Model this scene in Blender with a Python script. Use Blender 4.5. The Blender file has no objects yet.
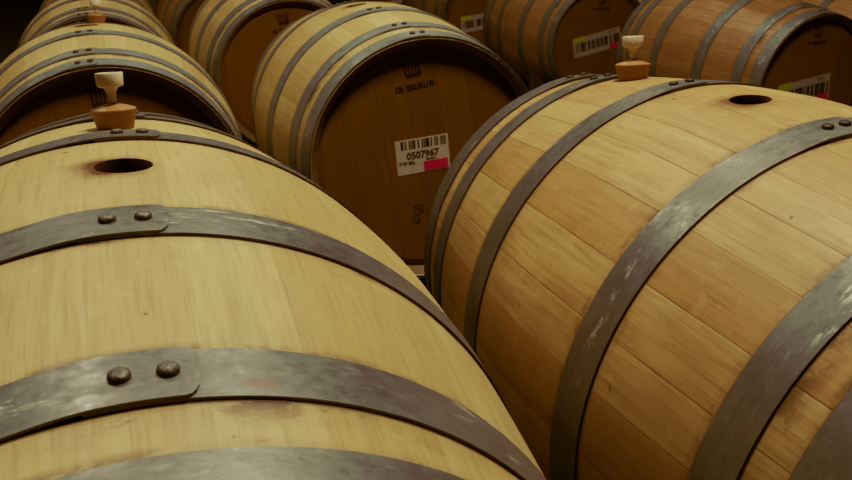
import bpy, bmesh, math, random
from mathutils import Vector, Matrix
C = bpy.context.scene.collection
PI = math.pi
FLOOR_Z = -0.575

# ---------------------------------------------------------------- materials
def mat(name):
    m = bpy.data.materials.new(name); m.use_nodes = True
    nt = m.node_tree; b = nt.nodes['Principled BSDF']
    return m, nt, b
def N(nt, t, **kw):
    n = nt.nodes.new(t)
    for k, v in kw.items():
        if k == 'inp':
            for a, c in v.items(): n.inputs[a].default_value = c
        else: setattr(n, k, v)
    return n
def L(nt, a, b): nt.links.new(a, b)
def math_n(nt, op, a, b=None, c=None, clamp=False):
    n = nt.nodes.new('ShaderNodeMath'); n.operation = op; n.use_clamp = clamp
    for i, x in enumerate((a, b, c)):
        if x is None: continue
        if isinstance(x, (int, float)): n.inputs[i].default_value = x
        else: nt.links.new(x, n.inputs[i])
    return n.outputs[0]
def mix_c(nt, fac, a, b, mode='MIX'):
    n = nt.nodes.new('ShaderNodeMix'); n.data_type = 'RGBA'; n.blend_type = mode
    for k, x in ((0, fac), (6, a), (7, b)):
        if isinstance(x, (int, float)): n.inputs[k].default_value = x
        elif isinstance(x, tuple): n.inputs[k].default_value = (*x, 1)
        else: nt.links.new(x, n.inputs[k])
    return n.outputs[2]
def ramp(nt, x, lo, hi, a=0., b=1.):
    n = nt.nodes.new('ShaderNodeMapRange'); n.clamp = True
    nt.links.new(x, n.inputs[0])
    for i, v in enumerate((lo, hi, a, b)): n.inputs[i+1].default_value = v
    return n.outputs[0]
def noise(nt, vec, scale, detail=3, rough=.55, dist=0.):
    n = nt.nodes.new('ShaderNodeTexNoise'); n.inputs['Scale'].default_value = scale
    n.inputs['Detail'].default_value = detail; n.inputs['Roughness'].default_value = rough
    n.inputs['Distortion'].default_value = dist
    if vec is not None: nt.links.new(vec, n.inputs['Vector'])
    return n.outputs['Fac']
def scalevec(nt, v, s):
    n = nt.nodes.new('ShaderNodeVectorMath'); n.operation = 'MULTIPLY'
    nt.links.new(v, n.inputs[0]); n.inputs[1].default_value = s
    return n.outputs[0]

A1, B1, A2, B2, A3 = .119, .1695, .3279, .3743, .4166
LEN = .936; H = LEN/2; RB = .350; RH = .3009; PW = 1.5523
HEAD_S = H - .030

def stave_wood(name, light, dark, stain=1.0, joints=1.0):
    m, nt, b = mat(name)
    uv = N(nt, 'ShaderNodeUVMap', uv_map='wood').outputs[0]
    uve = N(nt, 'ShaderNodeUVMap', uv_map='edge').outputs[0]
    tone = N(nt, 'ShaderNodeAttribute', attribute_name='tone').outputs['Fac']
    obj = N(nt, 'ShaderNodeTexCoord').outputs['Object']
    col = mix_c(nt, tone, light, dark)
    # long fibres
    g1 = noise(nt, scalevec(nt, uv, (90, 5, 1)), 1, 4, .6, .4)
    g2 = noise(nt, scalevec(nt, uv, (330, 14, 1)), 1, 3, .6)
    g3 = noise(nt, scalevec(nt, uv, (14, 3, 1)), 1, 3, .6, .8)
    col = mix_c(nt, ramp(nt, g3, .35, .75, 0, .45), col, tuple(c*.80 for c in dark))
    col = mix_c(nt, ramp(nt, g1, .45, .72, 0, .50), col, tuple(c*.66 for c in dark))
    col = mix_c(nt, ramp(nt, g2, .52, .72, 0, .46), col, tuple(c*.52 for c in dark))
    # medullary ray flecks across the fibres
    g4 = noise(nt, scalevec(nt, uv, (34, 46, 1)), 1, 2, .5, 1.2)
    col = mix_c(nt, ramp(nt, g4, .60, .74, 0, .22), col, tuple(min(1, c*1.18) for c in light))
    # grime patches
    g5 = noise(nt, obj, 7, 4, .6)
    col = mix_c(nt, ramp(nt, g5, .50, .78, 0, .40), col, tuple(c*.62 for c in dark))
    g7 = noise(nt, obj, 48, 2, .5)
    col = mix_c(nt, ramp(nt, g7, .74, .79, 0, .7), col, (.05, .025, .01))
    # stave joints
    sx = N(nt, 'ShaderNodeSeparateXYZ'); L(nt, uve, sx.inputs[0])
    d = math_n(nt, 'ABSOLUTE', sx.outputs[0])            # metres from the nearest joint
    joint = ramp(nt, d, .0005, .0014, 1, 0)
    jn = ramp(nt, noise(nt, obj, 9, 2), .35, .62, .12, .85)
    col = mix_c(nt, math_n(nt, 'MULTIPLY', math_n(nt, 'MULTIPLY', joint, jn), joints), col, tuple(c*.22 for c in dark))
    # dark iron stain beside hoop edges
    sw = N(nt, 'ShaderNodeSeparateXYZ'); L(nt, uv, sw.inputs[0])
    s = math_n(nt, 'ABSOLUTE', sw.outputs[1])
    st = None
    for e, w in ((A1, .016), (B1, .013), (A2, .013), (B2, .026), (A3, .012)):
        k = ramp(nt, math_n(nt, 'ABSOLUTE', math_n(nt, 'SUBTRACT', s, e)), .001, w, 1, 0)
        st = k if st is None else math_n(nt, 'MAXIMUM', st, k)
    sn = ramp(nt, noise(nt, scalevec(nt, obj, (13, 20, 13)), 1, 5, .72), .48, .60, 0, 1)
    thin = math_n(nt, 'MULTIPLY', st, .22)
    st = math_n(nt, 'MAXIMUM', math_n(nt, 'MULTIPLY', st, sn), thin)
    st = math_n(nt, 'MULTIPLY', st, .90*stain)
    gap_shade = None  # narrow shadow line along each hoop edge, painted into the wood
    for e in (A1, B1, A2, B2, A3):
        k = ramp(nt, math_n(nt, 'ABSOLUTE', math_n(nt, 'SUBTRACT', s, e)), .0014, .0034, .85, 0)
        gap_shade = k if gap_shade is None else math_n(nt, 'MAXIMUM', gap_shade, k)
    st = math_n(nt, 'MAXIMUM', st, gap_shade)
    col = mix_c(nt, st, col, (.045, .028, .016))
    # wine-stained inside, painted darker still for the shade in the hollow
    so0 = N(nt, 'ShaderNodeSeparateXYZ'); L(nt, obj, so0.inputs[0])
    rad = math_n(nt, 'SQRT', math_n(nt, 'ADD', math_n(nt, 'MULTIPLY', so0.outputs[0], so0.outputs[0]), math_n(nt, 'MULTIPLY', so0.outputs[2], so0.outputs[2])))
    lim = math_n(nt, 'SUBTRACT', RB-.004, math_n(nt, 'MULTIPLY', math_n(nt, 'POWER', math_n(nt, 'MULTIPLY', s, 1/H), PW), RB-RH))
    ins = ramp(nt, math_n(nt, 'SUBTRACT', lim, rad), 0, .006, 0, 1)
    ins = math_n(nt, 'MULTIPLY', ins, math_n(nt, 'LESS_THAN', s, H-.03))
    col = mix_c(nt, ins, col, (.012, .004, .003))
    chime = math_n(nt, 'MULTIPLY', ramp(nt, math_n(nt, 'SUBTRACT', lim, rad), .001, .004, 0, .62), math_n(nt, 'GREATER_THAN', s, H-.03))  # chime bevel darkened in colour to stand for its shade
    col = mix_c(nt, chime, col, (.05, .025, .010))
    # toasted ring round the bung hole
    so = N(nt, 'ShaderNodeSeparateXYZ'); L(nt, obj, so.inputs[0])
    dx = math_n(nt, 'ADD', so.outputs[0], .009)
    rr = math_n(nt, 'SQRT', math_n(nt, 'ADD', math_n(nt, 'MULTIPLY', dx, dx), math_n(nt, 'MULTIPLY', so.outputs[1], so.outputs[1])))
    rr = math_n(nt, 'ADD', rr, math_n(nt, 'MULTIPLY', math_n(nt, 'SUBTRACT', noise(nt, obj, 26, 3), .5), .030))
    ring = ramp(nt, rr, .022, .050, .95*stain, 0)
    ring = math_n(nt, 'MULTIPLY', ring, math_n(nt, 'GREATER_THAN', so.outputs[2], .2))
    ring = math_n(nt, 'POWER', ring, 1.9)
    col = mix_c(nt, ring, col, (.07, .028, .008))
    L(nt, col, b.inputs['Base Color'])
    L(nt, ramp(nt, g1, .3, .8, .42, .62), b.inputs['Roughness'])
    b.inputs['Specular IOR Level'].default_value = .35
    hgt = math_n(nt, 'ADD', math_n(nt, 'MULTIPLY', g2, .25), math_n(nt, 'MULTIPLY', joint, -.7*joints))
    bp = N(nt, 'ShaderNodeBump', inp={'Strength': .35, 'Distance': .0012}); L(nt, hgt, bp.inputs['Height'])
    L(nt, bp.outputs[0], b.inputs['Normal'])
    return m

def head_wood(name, base):
    m, nt, b = mat(name)
    obj = N(nt, 'ShaderNodeTexCoord').outputs['Object']
    sx = N(nt, 'ShaderNodeSeparateXYZ'); L(nt, obj, sx.inputs[0])
    p = math_n(nt, 'MULTIPLY', math_n(nt, 'ADD', sx.outputs[0], .021), 1/.078)
    fl = math_n(nt, 'FLOOR', p); fr = math_n(nt, 'FRACT', p)
    wn = N(nt, 'ShaderNodeTexWhiteNoise', noise_dimensions='1D'); L(nt, fl, wn.inputs['W'])
    col = mix_c(nt, wn.outputs[0], base, tuple(c*k for c, k in zip(base, (.78, .74, .66))))
    g = noise(nt, scalevec(nt, obj, (90, 1, 7)), 1, 4, .6, .5)
    col = mix_c(nt, ramp(nt, g, .42, .75, 0, .5), col, tuple(c*.6 for c in base))
    g2 = noise(nt, obj, 6, 3)
    col = mix_c(nt, ramp(nt, g2, .45, .75, 0, .35), col, tuple(c*.62 for c in base))
    e = math_n(nt, 'MINIMUM', fr, math_n(nt, 'SUBTRACT', 1., fr))
    j = ramp(nt, e, .004, .016, .6, 0)
    col = mix_c(nt, j, col, tuple(c*.3 for c in base))
    L(nt, col, b.inputs['Base Color']); b.inputs['Roughness'].default_value = .6
    b.inputs['Specular IOR Level'].default_value = .25
    return m

def galv(name, base, rough=.42, rust=1.):
    m, nt, b = mat(name)
    obj = N(nt, 'ShaderNodeTexCoord').outputs['Object']
    n1 = noise(nt, obj, 14, 5, .65); n2 = noise(nt, obj, 95, 3, .6); n3 = noise(nt, scalevec(nt, obj, (20, 60, 20)), 1, 5, .7, .6)
    col = mix_c(nt, ramp(nt, n1, .38, .62), base, tuple(c*.74 for c in base))
    col = mix_c(nt, ramp(nt, n2, .52, .74, 0, .35), col, tuple(c*.55 for c in base))
    col = mix_c(nt, ramp(nt, n3, .64, .72, 0, .5), col, tuple(min(1, c*1.5) for c in base))
    n4 = noise(nt, scalevec(nt, obj, (55, 260, 55)), 1, 4, .7, .8)
    col = mix_c(nt, ramp(nt, n4, .55, .70, 0, .45), col, tuple(min(1, c*1.55) for c in base))
    col = mix_c(nt, ramp(nt, n4, .45, .30, 0, .40), col, tuple(c*.55 for c in base))
    n5 = noise(nt, scalevec(nt, obj, (9, 24, 9)), 1, 5, .75, .3)
    col = mix_c(nt, math_n(nt, 'MULTIPLY', ramp(nt, n5, .60, .66), ramp(nt, n4, .42, .60, 0, .8)), col, (.46, .47, .40))
    rn = noise(nt, obj, 8.5, 4, .62)
    rm = ramp(nt, rn, .655, .74, 0, .75*rust)
    col = mix_c(nt, rm, col, (.20, .10, .028))
    L(nt, col, b.inputs['Base Color'])
    L(nt, math_n(nt, 'SUBTRACT', .34, rm, clamp=True), b.inputs['Metallic'])
    L(nt, ramp(nt, n2, .3, .75, rough-.06, rough+.16), b.inputs['Roughness'])
    bp = N(nt, 'ShaderNodeBump', inp={'Strength': .25, 'Distance': .0008}); L(nt, math_n(nt, 'ADD', n2, n3), bp.inputs['Height'])
    L(nt, bp.outputs[0], b.inputs['Normal'])
    return m

def plain(name, c, rough=.6, metal=0., bump=0., var=.15, scale=30):
    m, nt, b = mat(name)
    obj = N(nt, 'ShaderNodeTexCoord').outputs['Object']
    n = noise(nt, obj, scale, 4)
    L(nt, mix_c(nt, ramp(nt, n, .3, .75), c, tuple(x*(1-var*2) for x in c)), b.inputs['Base Color'])
    b.inputs['Roughness'].default_value = rough; b.inputs['Metallic'].default_value = metal
    if bump:
        bp = N(nt, 'ShaderNodeBump', inp={'Strength': bump, 'Distance': .003}); L(nt, n, bp.inputs['Height'])
        L(nt, bp.outputs[0], b.inputs['Normal'])
    return m

M = {}
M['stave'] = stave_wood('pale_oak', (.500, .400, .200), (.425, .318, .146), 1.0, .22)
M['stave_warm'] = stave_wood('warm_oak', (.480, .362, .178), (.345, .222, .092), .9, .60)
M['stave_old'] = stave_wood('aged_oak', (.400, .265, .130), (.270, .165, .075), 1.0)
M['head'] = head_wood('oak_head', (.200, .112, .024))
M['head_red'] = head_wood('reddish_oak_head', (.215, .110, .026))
M['hoop'] = galv('galvanised_steel', (.215, .245, .220))
M['hoop_near'] = galv('worn_galvanised_steel', (.160, .172, .152), .38, 1.3)
M['hoop_dark'] = galv('dull_galvanised_steel', (.170, .195, .175), .5)
M['rivet'] = plain('rivet_steel', (.040, .034, .026), .55, .2, .4)
M['rivet_near'] = plain('weathered_rivet_steel', (.135, .135, .115), .5, .35, .5, scale=260)
M['ink'] = plain('branded_char', (.028, .010, .006), .8, var=.3)
M['stamp'] = plain('faded_stamp_ink', (.085, .040, .014), .8, var=.3)
M['print'] = plain('black_print', (.02, .015, .012), .6)
M['paper'] = plain('label_paper', (.62, .55, .40), .55, var=.08)
M['paper_grey'] = plain('grey_label_paper', (.46, .43, .38), .55, var=.1)
M['pink'] = plain('magenta_sticker', (.68, .010, .17), .5, var=.06)
M['lime'] = plain('lime_sticker', (.50, .60, .02), .5, var=.06)
M['timber'] = plain('dark_timber', (.060, .036, .020), .8, bump=.3)
M['concrete'] = plain('dark_concrete', (.045, .036, .030), .85, bump=.4, scale=5)
M['wallm'] = plain('dim_wall', (.050, .036, .026), .9, scale=2)
# silicone and white plastic of the stoppers
m, nt, b = mat('amber_silicone')
b.inputs['Base Color'].default_value = (.62, .235, .075, 1); b.inputs['Roughness'].default_value = .38
b.inputs['Subsurface Weight'].default_value = .3; b.inputs['Subsurface Radius'].default_value = (.02, .008, .003); b.inputs['Subsurface Scale'].default_value = .6
nn = noise(nt, N(nt, 'ShaderNodeTexCoord').outputs['Object'], 60, 2)
L(nt, mix_c(nt, ramp(nt, nn, .3, .7), (.37, .22, .105), (.31, .175, .075)), b.inputs['Base Color'])
M['silicone'] = m
m, nt, b = mat('milky_plastic')
nn = noise(nt, N(nt, 'ShaderNodeTexCoord').outputs['Object'], 50, 2)
L(nt, mix_c(nt, ramp(nt, nn, .3, .7), (.78, .70, .54), (.70, .62, .47)), b.inputs['Base Color'])
b.inputs['Roughness'].default_value = .35
b.inputs['Subsurface Weight'].default_value = .1; b.inputs['Subsurface Radius'].default_value = (.01, .008, .005); b.inputs['Subsurface Scale'].default_value = .5
M['milky'] = m

# ---------------------------------------------------------------- helpers
def link_mesh(name, me, material, parent=None):
    o = bpy.data.objects.new(name, me); C.objects.link(o)
    if material and not me.materials: me.materials.append(material)
    if parent: o.parent = parent
    return o
def obj(name, bm, material, parent=None, smooth=True):
    me = bpy.data.meshes.new(name)
    bmesh.ops.recalc_face_normals(bm, faces=bm.faces)
    bm.to_mesh(me); bm.free()
    if smooth:
        for p in me.polygons: p.use_smooth = True
    return link_mesh(name, me, material, parent)
def prof(s): return RB - (RB-RH)*(abs(s)/H)**PW
def box(bm, c, size, rot=None):
    r = bmesh.ops.create_cube(bm, size=1)
    for v in r['verts']:
        v.co = Vector((v.co.x*size[0], v.co.y*size[1], v.co.z*size[2]))
        if rot: v.co = rot @ v.co
        v.co += Vector(c)
    return r['verts']
def lathe(bm, pts, n=32, cap=True):
    rings = []
    for r, z in pts:
        rings.append([bm.verts.new((r*math.cos(2*PI*i/n), r*math.sin(2*PI*i/n), z)) for i in range(n)])
    for a, b_ in zip(rings, rings[1:]):
        for i in range(n):
            bm.faces.new((a[i], a[(i+1) % n], b_[(i+1) % n], b_[i]))
    if cap:
        bm.faces.new(rings[0]); bm.faces.new(rings[-1])

# ---------------------------------------------------------------- barrel meshes
def stave_mesh(seed, widths=None, joint0=None):
    """closed hollow shell of staves: outer skin, bevelled chime, inner wall; real hole through the top"""
    rnd = random.Random(seed)
    ws = []
    tot = 0
    while tot < 2*PI:
        w = rnd.uniform(.135, .255); ws.append(w); tot += w
    ws = [w*2*PI/tot for w in ws]
    offs = -ws[0]*.5                                            # bung in the middle of the widest stave
    ss = [-H + LEN*i/48 for i in range(49)]
    # closed profile loop: (radius, s)
    outer = [(prof(s)-(.004 if abs(abs(s)-H) < 1e-6 else 0), s) for s in ss]
    inner = [(prof(s)-.026, s) for s in ss[2:-2]]
    loop = outer + [(RH-.0235, H-.0215)] + inner[::-1] + [(RH-.0235, -H+.0215)]
    bm = bmesh.new()
    uvw = bm.loops.layers.uv.new('wood'); uve = bm.loops.layers.uv.new('edge')
    tl = bm.faces.layers.float.new('tone')
    angs = []; a = offs
    for i, w in enumerate(ws):
        t = rnd.random(); o = rnd.uniform(0, 40); k = 6
        for j in range(k):
            angs.append((a+w*j/k, i, j/k, (j+1)/k, t, o, w))
        a += w
    rings = []
    for (an, *_r) in angs:
        rings.append([bm.verts.new((r*math.sin(an), s, r*math.cos(an))) for r, s in loop])
    n = len(rings); m_ = len(loop)
    for i in range(n):
        an, si, f0, f1, t, o, w = angs[i]
        A = rings[i]; B = rings[(i+1) % n]
        for j in range(m_):
            j2 = (j+1) % m_
            f = bm.faces.new((A[j], A[j2], B[j2], B[j]))
            f[tl] = t
            for lp, (fr, jj) in zip(f.loops, ((f0, j), (f0, j2), (f1, j2), (f1, j))):
                s = loop[jj][1]; c = (fr-.5)*w*RB
                lp[uvw].uv = (c + o, s)
                e = min(fr, 1-fr)*w*.34
                lp[uve].uv = (e, s)
            f.smooth = True
    bmesh.ops.recalc_face_normals(bm, faces=bm.faces)
    me = bpy.data.meshes.new('staves'); bm.to_mesh(me); bm.free()
    # drill the bung hole
    o = bpy.data.objects.new('tmp', me); C.objects.link(o)
    cb = bmesh.new(); bmesh.ops.create_cone(cb, cap_ends=True, segments=40, radius1=.0222, radius2=.0282, depth=.12)
    for v in cb.verts: v.co.z += RB
    for v in cb.verts:
        pass
    cm = bpy.data.meshes.new('tmp'); cb.to_mesh(cm); cb.free()
    co = bpy.data.objects.new('tmpc', cm); C.objects.link(co)
    md = o.modifiers.new('b', 'BOOLEAN'); md.operation = 'DIFFERENCE'; md.object = co; md.solver = 'EXACT'
    bpy.context.view_layer.update()
    dg = bpy.context.evaluated_depsgraph_get()
    out = bpy.data.meshes.new_from_object(o.evaluated_get(dg))
    bpy.data.objects.remove(o); bpy.data.objects.remove(co)
    out.name = 'staves'; out.materials.clear(); out.set_sharp_from_angle(angle=math.radians(28))
    return out

def head_mesh(sg):
    """disc with a bevelled edge that sits in the croze, recessed from the chime"""
    bm = bmesh.new(); R = RH-.0245
    n = 72
    rows = [(R, HEAD_S+.0), (R-.002, HEAD_S-.004), (R-.020, HEAD_S+.003)]
    prev = None
    def ring(r, s): return [bm.verts.new((r*math.sin(2*PI*i/n), sg*s, r*math.cos(2*PI*i/n))) for i in range(n)]
    back = ring(R, HEAD_S-.018); edge = ring(R, HEAD_S-.003); face = ring(R-.014, HEAD_S+.001)
    for a, b_ in ((back, edge), (edge, face)):
        for i in range(n): bm.faces.new((a[i], a[(i+1) % n], b_[(i+1) % n], b_[i]))
    bm.faces.new(face); bm.faces.new(back)
    return bm

def hoop_bm(sa, sb, ph_l, ph_r, thick=.0018, lift=.0006):
    """riveted strap: starts on top just past the right rivet, runs round and ends under itself past the left one"""
    bm = bmesh.new()
    start = ph_r + .052; ov = (ph_r-ph_l) + .115
    nseg = 150
    k = 5
    total = 2*PI + ov
    rows = []
    ra, rb = prof(sa), prof(sb)
    pos = [total*i/nseg for i in range(nseg+1)]
    extra = [.0, .004, .010, .018, .028]
    pos = sorted(set(extra + [p for p in pos if p > .03]))
    for th in pos:
        an = start - th
        if th < ov: up = thick+.0003
        elif th < ov+.12: up = (thick+.0003)*(1-(th-ov)/.12)
        else: up = 0
        cut = 0
        if th < .028:                                        # rounded free end
            q = 1-th/.028; cut = (1-math.sqrt(max(0, 1-q*q)))*abs(sb-sa)*.42
        row = []
        lo, hi = (sa, sb) if sa < sb else (sb, sa)
        lo2 = lo+cut*1.0; hi2 = hi-cut*.35
        def rad(s):
            f = (s-sa)/(sb-sa); return ra + (rb-ra)*f + lift + up
        mid = (lo2+hi2)/2
        bulge = .35*max(0, prof(mid)-((prof(lo)+prof(hi))/2))
        prs = []
        for i in range(k):
            s = lo2+(hi2-lo2)*i/(k-1)
            f = (2*i/(k-1)-1)
            r = rad(s)+bulge*(1-f*f)
            prs.append((s, r))
        outer_ = [(s, r+thick) for s, r in prs]
        ring = outer_ + prs[::-1]
        rows.append([bm.verts.new((r*math.sin(an), s, r*math.cos(an))) for s, r in ring])
    m_ = len(rows[0])
    for A, B in zip(rows, rows[1:]):
        for j in range(m_):
            bm.faces.new((A[j], A[(j+1) % m_], B[(j+1) % m_], B[j]))
    bm.faces.new(rows[0]); bm.faces.new(rows[-1])
    return bm

def rivet_bm(s, ph, rad=.0064, hgt=.0042):
    bm = bmesh.new()
    pts = [(rad, -.004), (rad*1.0, hgt*.30), (rad*.95, hgt*.60), (rad*.78, hgt*.86), (rad*.45, hgt*.98), (rad*.05, hgt)]
    lathe(bm, pts, 20)
    ds = .001
    r = prof(s)+.0006+.0018*2+.0003
    sl = (prof(s+ds)-prof(s-ds))/(2*ds)
    nrm = Vector((0, -sl, 1)).normalized()
    q = Vector((0, 0, 1)).rotation_difference(nrm).to_matrix()
    ry = Matrix.Rotation(ph, 3, 'Y')
    for v in bm.verts: v.co = ry @ (q @ v.co + Vector((0, s, r)))
    return bm

def text_mesh(txt, size, bold=0.):
    cu = bpy.data.curves.new('t', 'FONT'); cu.body = txt; cu.size = size; cu.align_x = 'CENTER'; cu.align_y = 'CENTER'
    cu.offset = bold; cu.extrude = .0002; cu.resolution_u = 3
    o = bpy.data.objects.new('t', cu); C.objects.link(o)
    bpy.context.view_layer.update()
    me = bpy.data.meshes.new_from_object(o.evaluated_get(bpy.context.evaluated_depsgraph_get()))
    bpy.data.objects.remove(o); bpy.data.curves.remove(cu)
    return me
# text / flat art is drawn in its own x,y plane; this maps it on to the near head, x right, y up, facing -Y
def on_head(me_or_bm, cx, cz, rot, roll, lift=.0004):
    """cx,cz in upright head axes; rot = tilt of the art; roll = turn of the barrel (undone here)"""
    R = Matrix.Rotation(-rot, 4, 'Y')
    T = Matrix.Translation((cx, 0, cz)) @ R @ Matrix.Rotation(PI/2, 4, 'X')
    T = Matrix.Rotation(-roll, 4, 'Y') @ T
    T = Matrix.Translation((0, -(HEAD_S+.001+lift), 0)) @ T
    if isinstance(me_or_bm, bmesh.types.BMesh): bmesh.ops.transform(me_or_bm, matrix=T, verts=me_or_bm.verts)
    else: me_or_bm.transform(T)
    return me_or_bm

HOOPS = [(-H+.0004, -A3, 'head'), (-B2, -A2, 'quarter'), (-B1, -A1, 'bilge'), (A1, B1, 'bilge'), (A2, B2, 'quarter'), (A3, H-.0004, 'head')]

def tag(o, label, cat, group=None):
    o['label'] = label; o['category'] = cat
    if group: o['group'] = group
def children(o): return [c for c in bpy.data.objects if c.parent == o]

def crown_bm():
    bm = bmesh.new()
    # round basket-like crown: curved base band, vertical bars, beads on top
    for i in range(5):
        x = (i-2)*.0088; box(bm, (x, .004, 0), (.0036, .024, .0004))
    box(bm, (0, -.0095, 0), (.040, .006, .0004)); box(bm, (0, -.0135, 0), (.034, .004, .0004))
    box(bm, (.0165, .003, 0), (.006, .026, .0004))
    for i in range(7):
        x = (i-3)*.0090; y = .0195+.003*abs(i-3)/3
        box(bm, (x, y, 0), (.0050, .0075, .0004), Matrix.Rotation((i-3)*.16, 3, 'Z'))
    return bm
def brand_text_bm(seed):
    """the line of heavy branded lettering under the crown, too small in the photograph to be read"""
    rnd = random.Random(seed); bm = bmesh.new(); x = -.048
    for i in range(13):
        if i == 3: x += .005
        w = .0062
        box(bm, (x-.0015, rnd.uniform(-.0006, .0006), 0), (.0030, .0160, .0004))
        if rnd.random() < .7: box(bm, (x+.0020, rnd.uniform(-.001, .001), 0), (.0026, .0140, .0004))
        box(bm, (x, rnd.choice((.0045, -.0045, 0)), 0), (w*.9, .0036, .0004))
        if rnd.random() < .4: box(bm, (x, -.0045, 0), (w*.8, .0024, .0004))
        x += .0074
    return bm

def make_barrel(seed, smat, hmat, hoopmat, rivmat, riv, vis_tools=True):
    root = bpy.data.objects.new('wine_barrel', None); C.objects.link(root)
    link_mesh('staves', stave_mesh(seed), M[smat], root)
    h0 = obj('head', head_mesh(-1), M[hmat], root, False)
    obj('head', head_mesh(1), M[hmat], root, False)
    for i, (sa, sb, kind) in enumerate(HOOPS):
        pl, pr = riv[i]
        hp = obj('hoop', hoop_bm(sa, sb, pl, pr), M[hoopmat], root)
        hp.modifiers.new('e', 'EDGE_SPLIT').split_angle = math.radians(50)
        for ph in (pl, pr):
            obj('rivet', rivet_bm((sa+sb)/2, ph), M[rivmat], hp)
    return root, h0
def add_brand(root, h0, seed=1):
    on = crown_bm(); on_head(on, 0, .223, 0, 0); obj('brand_emblem', on, M['ink'], h0, False)
    bt = brand_text_bm(seed); on_head(bt, .002, .184, 0, 0); obj('brand_lettering', bt, M['ink'], h0, False)
def copy_tree(o, parent=None):
    c = o.copy(); C.objects.link(c)
    if parent: c.parent = parent
    for ch in children(o): copy_tree(ch, c)
    return c
def place(root, x, y, z, yaw=0, pitch=0, roll=0):
    root.location = (x, y, z); root.rotation_euler = (pitch, roll, -yaw)

def dflt(off, d=.036): return [(off-d, off+d)]*6

# the two near barrels and the first pair behind them have their own staves and rivets; rivet angles are relative to the bung
P1 = .023; P2 = -.102; P3 = -.156; PB = -.0375
riv1 = [(1.50, 1.57), (-.022-P1, .058-P1), (-.023-P1, .051-P1), (.015-P1, .087-P1), (.0-P1, .075-P1), (-.01-P1, .065-P1)]
riv2 = [(-.12-P2, -.05-P2), (-.13-P2, -.06-P2), (-.131-P2, -.066-P2), (-.144-P2, -.071-P2), (-.18-P2, -.105-P2), (-.17-P2, -.09-P2)]
riv3 = [(-.111-P3, -.034-P3), (-.161-P3, -.083-P3), (-.166-P3, -.094-P3), (-.16-P3, -.09-P3), (-.16-P3, -.09-P3), (-.15-P3, -.08-P3)]
rivb = [(-.152-PB, -.067-PB), (-.151-PB, -.064-PB), (-.111-PB, -.033-PB), (-.11-PB, -.03-PB), (-.12-PB, -.04-PB), (-.12-PB, -.04-PB)]

GN = 'wine barrels in rows'
b1, hh1 = make_barrel(11, 'stave', 'head', 'hoop_near', 'rivet_near', riv1); add_brand(b1, hh1)
place(b1, 0, 0, 0, .0084, -.0013, P1)
tag(b1, 'large pale oak wine barrel filling the left foreground, scorched open bung hole on top', 'barrel', GN)
b2, hh2 = make_barrel(23, 'stave_warm', 'head', 'hoop_near', 'rivet', riv2); add_brand(b2, hh2)
place(b2, .7812, .0747, -.0012, .020, -.0091, P2)
tag(b2, 'large warm oak wine barrel filling the right foreground, clean open bung hole on top', 'barrel', GN)
b3, hh3 = make_barrel(37, 'stave', 'head', 'hoop', 'rivet', riv3); add_brand(b3, hh3)
place(b3, .7399, 1.6492, -.0297, .0165, -.0285, P3)
tag(b3, 'oak wine barrel behind the two near ones, dark round head with barcode label 0507967', 'barrel', GN)
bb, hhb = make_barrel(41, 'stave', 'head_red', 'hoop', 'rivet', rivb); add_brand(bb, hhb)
place(bb, -.0114, 1.7183, -.0712, -.0182, -.0293, PB)
tag(bb, 'pale oak wine barrel directly behind the left foreground barrel, dark shaded head', 'barrel', GN)
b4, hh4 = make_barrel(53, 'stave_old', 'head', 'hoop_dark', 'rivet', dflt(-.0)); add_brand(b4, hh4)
place(b4, 2.664, 2.508, -.0981, -.0783, .0304, -.02)
tag(b4, 'brownish oak wine barrel at upper right with lime and magenta barcode label on its head', 'barrel', GN)

protos = {'pale': bb, 'old': b4}
rest = [
 # kind, x, y, z, yaw, pitch, roll, label
 ('pale', .706, 3.158, -.057, 0, .012, -.12, 'oak wine barrel with plain brown head, directly behind the barrel labelled 0507967'),
 ('pale', -.012, 3.44, -.130, .005, 0, -.05, 'oak wine barrel third from front in left row, thin dark crescent of head showing'),
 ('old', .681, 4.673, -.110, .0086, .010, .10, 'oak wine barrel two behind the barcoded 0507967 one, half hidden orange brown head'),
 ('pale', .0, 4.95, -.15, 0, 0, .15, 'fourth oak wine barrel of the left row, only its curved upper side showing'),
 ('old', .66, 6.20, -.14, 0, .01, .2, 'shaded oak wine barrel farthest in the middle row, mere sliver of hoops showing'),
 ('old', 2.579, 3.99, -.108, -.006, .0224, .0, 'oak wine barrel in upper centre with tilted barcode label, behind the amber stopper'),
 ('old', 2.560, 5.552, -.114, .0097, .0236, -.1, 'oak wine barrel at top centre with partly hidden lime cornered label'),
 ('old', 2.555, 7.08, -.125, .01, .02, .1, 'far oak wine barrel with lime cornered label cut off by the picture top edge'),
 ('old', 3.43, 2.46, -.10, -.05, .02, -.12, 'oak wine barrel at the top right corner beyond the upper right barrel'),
 ('pale', 3.36, 4.02, -.105, 0, .02, .05, 'oak wine barrel glimpsed at the top edge between two barcoded right barrels'),
]
extra = []
for kind, x, y, z, yw, pt, rl, lab in rest:
    o = copy_tree(protos[kind]); place(o, x, y, z, yw, pt, rl); tag(o, lab, 'barrel', GN); extra.append(o)
def head_of(o):
    return [c for c in children(o) if c.name.startswith('head') and any(g.name.startswith('brand') for g in children(c))][0]

# stamped letters low on the head of barrel 3
st = on_head(text_mesh('FE', .028, .0005), -.022, -.128, .05, P3); link_mesh('stamped_letters', st, M['stamp'], hh3)
st = on_head(text_mesh('G', .031, .0005), -.027, -.153, .05, P3); link_mesh('stamped_letters', st, M['stamp'], hh3)

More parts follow.
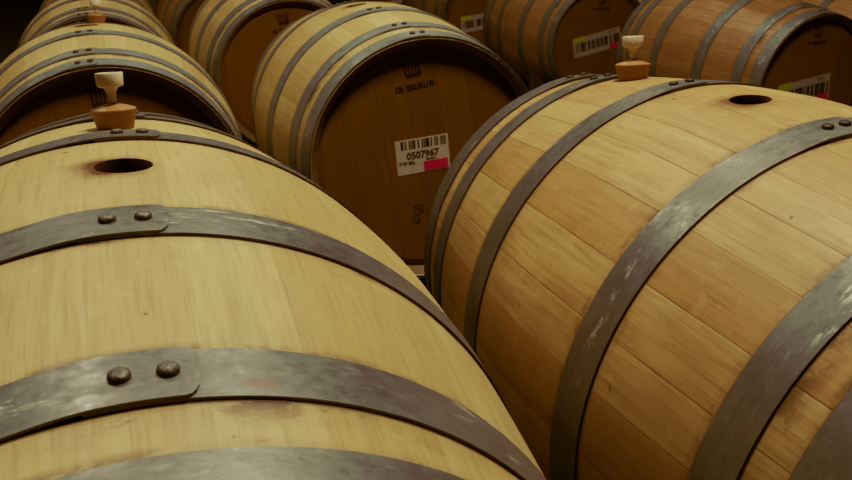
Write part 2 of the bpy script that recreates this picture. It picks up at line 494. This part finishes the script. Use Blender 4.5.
# ---------------------------------------------------------------- barcode labels (stuck to the heads)
def sheet(w, h, t=.0004):
    bm = bmesh.new(); box(bm, (0, 0, 0), (w, h, t)); return bm
def bars(w, h, n, seed, cx, cy, fill=.62):
    rnd = random.Random(seed); bm = bmesh.new(); x = -w/2; 
    ws = [rnd.choice((1, 1, 2, 3)) for _ in range(2*n-1)]; u = w/sum(ws)
    for i, k in enumerate(ws):
        if i % 2 == 0: box(bm, (cx+x+k*u/2, cy, 0), (k*u*1.25, h, .0003))
        x += k*u
    return bm
def shift(bm, dx, dy):
    for v in bm.verts: v.co.x += dx; v.co.y += dy
    return bm
def label_sheet(root, cx, cz, rot, roll, w, h, paper, parts):
    bm = sheet(w, h); on_head(bm, cx, cz, rot, roll, .0006)
    s = obj('barcode_label', bm, M[paper], root, False)
    for nm, art, m_, lift in parts:
        if isinstance(art, bmesh.types.BMesh): on_head(art, cx, cz, rot, roll, lift); obj(nm, art, M[m_], s, False)
        else: on_head(art, cx, cz, rot, roll, lift); link_mesh(nm, art, M[m_], s)
    return s
def sm(me, dx, dy): me.transform(Matrix.Translation((dx, dy, 0))); return me
w, h = .1385, .088
label_sheet(b3, -.0095, .0125, .088, P3, w, h, 'paper', [
    ('barcode', bars(.116, .0215, 15, 5, .004, .0295), 'print', .0010),
    ('printed_number', sm(text_mesh('0507967', .0240, .0007), .000, .0010), 'print', .0010),
    ('small_print', sm(text_mesh('F W BG.', .0115, .0005), -.042, -.0160), 'print', .0010),
    ('small_print', sm(text_mesh('Madera', .0085, .0002), .020, -.0120), 'print', .0010),
    ('magenta_sticker', shift(sheet(.063, .024), .032, -.0290), 'pink', .0014)])
def wide_label(root, cx, cz, rot, roll, w, h, seed, number):
    return label_sheet(root, cx, cz, rot, roll, w, h, 'paper_grey', [
        ('barcode', bars(w*.90, h*.46, 20, seed, .004, -.002), 'print', .0010),
        ('small_print', sm(text_mesh(number, h*.17, .0002), w*.32, h*.36), 'print', .0010),
        ('lime_sticker', shift(sheet(w*.24, h*.25), -w*.36, h*.40), 'lime', .0014),
        ('magenta_sticker', shift(sheet(w*.23, h*.24), w*.36, -h*.36), 'pink', .0014)])
wide_label(b4, -.030, -.014, .134, -.02, .279, .108, 3, '05 01')
b7, b8, b9 = extra[5], extra[6], extra[7]
wide_label(b7, -.013, .003, .207, 0, .296, .106, 4, '05 07')
wide_label(b8, -.020, -.050, .14, -.1, .290, .110, 6, '05 08')
wide_label(b9, -.090, -.070, .16, .1, .270, .105, 8, '05 09')

# ---------------------------------------------------------------- stoppers resting on the barrels
def make_stopper():
    root = bpy.data.objects.new('bung_stopper', None); C.objects.link(root)
    bm = bmesh.new()
    lathe(bm, [(.0195, 0), (.0212, .0010), (.0262, .0235), (.0268, .0248), (.0262, .0262), (.0160, .0302), (.0075, .0325), (.0060, .0320)], 40)
    obj('silicone_plug', bm, M['silicone'], root).modifiers.new('e', 'EDGE_SPLIT').split_angle = math.radians(40)
    bm = bmesh.new()
    lathe(bm, [(.0052, .0300), (.0050, .040), (.0056, .046), (.0080, .0515), (.0125, .0540)], 28)
    obj('stem', bm, M['milky'], root)
    bm = bmesh.new()
    lathe(bm, [(.0135, .0535), (.0152, .0545), (.0156, .0560), (.0162, .0695), (.0156, .0708), (.0130, .0710), (.0125, .0690), (.0030, .0685)], 36)
    obj('cap', bm, M['milky'], root).modifiers.new('e', 'EDGE_SPLIT').split_angle = math.radians(40)
    return root
def put_on(stop, barrel, s, ph, sink=.0015, lean=(0, 0)):
    bpy.context.view_layer.update()
    ds = .001; sl = (prof(s+ds)-prof(s-ds))/(2*ds)
    roll = barrel.rotation_euler.y; a = ph-roll
    r = prof(s)
    p = barrel.matrix_world @ Vector((r*math.sin(a), s, r*math.cos(a)))
    n = barrel.matrix_world.to_3x3() @ Vector((math.sin(a), -sl, math.cos(a))).normalized()
    stop.location = p - n*sink
    n = (n + Vector((lean[0], lean[1], 0))).normalized()
    stop.scale = (.92, .92, .88); stop.rotation_euler = Vector((0, 0, 1)).rotation_difference(n).to_euler()
s1 = make_stopper(); put_on(s1, b1, .222, .014, lean=(-.03, 0))
tag(s1, 'amber stopper with white cap standing on top of the left foreground barrel', 'stopper', 'amber barrel stoppers')
s2 = copy_tree(s1); put_on(s2, b2, .290, -.078, lean=(.07, 0)); s2.scale = (1, 1, .93)
tag(s2, 'amber stopper with white cap on the far end of the right foreground barrel', 'stopper', 'amber barrel stoppers')
s3 = copy_tree(s1); put_on(s3, bb, .085, .035)
tag(s3, 'small distant amber stopper on the second barrel of the left row', 'stopper', 'amber barrel stoppers')

# ---------------------------------------------------------------- timber cradles under each barrel
def cradle(bar, lab):
    root = bpy.data.objects.new('barrel_cradle', None); C.objects.link(root)
    x, y, z = bar.location; root.location = (x, y, FLOOR_Z); root.rotation_euler = (0, 0, bar.rotation_euler.z)
    for s in (-.24, .24):
        bm = bmesh.new(); wd = .27; n = 14; zc = z-FLOOR_Z + s*bar.rotation_euler.x
        R = prof(s)+.0005
        top = []
        for i in range(n+1):
            u = -wd+2*wd*i/n
            top.append((u, min(zc-math.sqrt(R*R-u*u), zc-.20)))
        pts = [(-wd-.03, 0), (-wd-.03, top[0][1])] + top + [(wd+.03, top[-1][1]), (wd+.03, 0)]
        va = [bm.verts.new((u, s-.035, v)) for u, v in pts]; vb = [bm.verts.new((u, s+.035, v)) for u, v in pts]
        bm.faces.new(va); bm.faces.new(vb[::-1])
        for i in range(len(pts)):
            j = (i+1) % len(pts); bm.faces.new((va[i], va[j], vb[j], vb[i]))
        obj('saddle', bm, M['timber'], root, False)
    bm = bmesh.new(); box(bm, (.12, 0, .03), (.07, .41, .06)); box(bm, (-.12, 0, .03), (.07, .41, .06))
    obj('rail', bm, M['timber'], root, False)
    tag(root, lab, 'cradle', 'timber cradles under the barrels')
CRL = 'dark timber cradle on the floor beneath an oak wine barrel'
for b_ in [b1, b2, b3, bb, b4] + extra: cradle(b_, CRL)

# ---------------------------------------------------------------- room
def slab(name, c, size, m_):
    bm = bmesh.new(); box(bm, c, size); o = obj(name, bm, M[m_], None, False); o['kind'] = 'structure'; return o
X0, X1, Y0, Y1, ZC = -5, 9, -5, 13, 4.2
slab('floor', ((X0+X1)/2, (Y0+Y1)/2, FLOOR_Z-.05), (X1-X0, Y1-Y0, .1), 'concrete')
slab('ceiling', ((X0+X1)/2, (Y0+Y1)/2, ZC+.05), (X1-X0, Y1-Y0, .1), 'wallm')
slab('wall_left', (X0-.05, (Y0+Y1)/2, (ZC+FLOOR_Z)/2), (.1, Y1-Y0, ZC-FLOOR_Z), 'wallm')
slab('wall_right', (X1+.05, (Y0+Y1)/2, (ZC+FLOOR_Z)/2), (.1, Y1-Y0, ZC-FLOOR_Z), 'wallm')
slab('wall_back', ((X0+X1)/2, Y1+.05, (ZC+FLOOR_Z)/2), (X1-X0, .1, ZC-FLOOR_Z), 'wallm')
slab('wall_front', ((X0+X1)/2, Y0-.05, (ZC+FLOOR_Z)/2), (X1-X0, .1, ZC-FLOOR_Z), 'wallm')

# ---------------------------------------------------------------- lights
def area(name, loc, size, power, col, rot=(0, 0, 0)):
    l = bpy.data.lights.new(name, 'AREA'); l.shape = 'RECTANGLE'; l.size, l.size_y = size; l.energy = power; l.color = col
    o = bpy.data.objects.new(name, l); C.objects.link(o); o.location = loc; o.rotation_euler = rot
    return o
WARM = (1, .93, .80)
area('ceiling_lamp', (-2.1, .7, 3.0), (.22, .22), 13, WARM)
area('ceiling_lamp', (.78, .33, 2.7), (.45, .45), 78, WARM)
area('ceiling_lamp', (3.3, 1.2, 3.7), (.4, .4), 20, WARM)
area('ceiling_lamp', (-.9, 3.0, 3.7), (.5, .5), 60, WARM)
area('ceiling_lamp', (1.6, 4.0, 3.8), (.6, .6), 45, WARM)
w_ = bpy.data.worlds.new('w'); bpy.context.scene.world = w_; w_.use_nodes = True
w_.node_tree.nodes['Background'].inputs[0].default_value = (.9, .6, .35, 1); w_.node_tree.nodes['Background'].inputs[1].default_value = .008

# ---------------------------------------------------------------- camera
yaw, pitch, roll = .34607, -.3540, .00435
F = Vector((math.sin(yaw)*math.cos(pitch), math.cos(yaw)*math.cos(pitch), math.sin(pitch)))
Rr = Vector((math.cos(yaw), -math.sin(yaw), 0)); U = Rr.cross(F)
R2 = Rr*math.cos(roll)+U*math.sin(roll); U2 = -Rr*math.sin(roll)+U*math.cos(roll)
cd = bpy.data.cameras.new('camera'); cam = bpy.data.objects.new('camera', cd); C.objects.link(cam)
cam.matrix_world = Matrix(((R2.x, U2.x, -F.x, .00108), (R2.y, U2.y, -F.y, -.8123), (R2.z, U2.z, -F.z, .56328), (0, 0, 0, 1)))
cd.sensor_width = 36; cd.lens = 892.57/852*36; cd.clip_start = .02
cd.dof.use_dof = True; cd.dof.focus_distance = .85; cd.dof.aperture_fstop = 20
bpy.context.scene.camera = cam
vs = bpy.context.scene.view_settings
vs.view_transform = 'Standard'; vs.look = 'None'; vs.exposure = 0; vs.gamma = 1
# camera response: soft shoulder, shadows that lose blue and green first
vs.use_curve_mapping = True
cmap = vs.curve_mapping
cmap.use_clip = False
for k, pts in enumerate((
        [(0, 0), (.10, .088), (.18, .158), (.31, .30), (.60, .495), (1, .70)],
        [(0, 0), (.035, .017), (.12, .070), (.21, .172), (.44, .385), (1, .70)],
        [(0, 0), (.012, .001), (.048, .0125), (.09, .043), (.22, .150), (.45, .335), (1, .66)])):
    cu = cmap.curves[k]
    while len(cu.points) < len(pts): cu.points.new(.5, .5)
    for p, (a, b_) in zip(cu.points, pts): p.location = (a, b_); p.handle_type = 'AUTO_CLAMPED'
cmap.update()
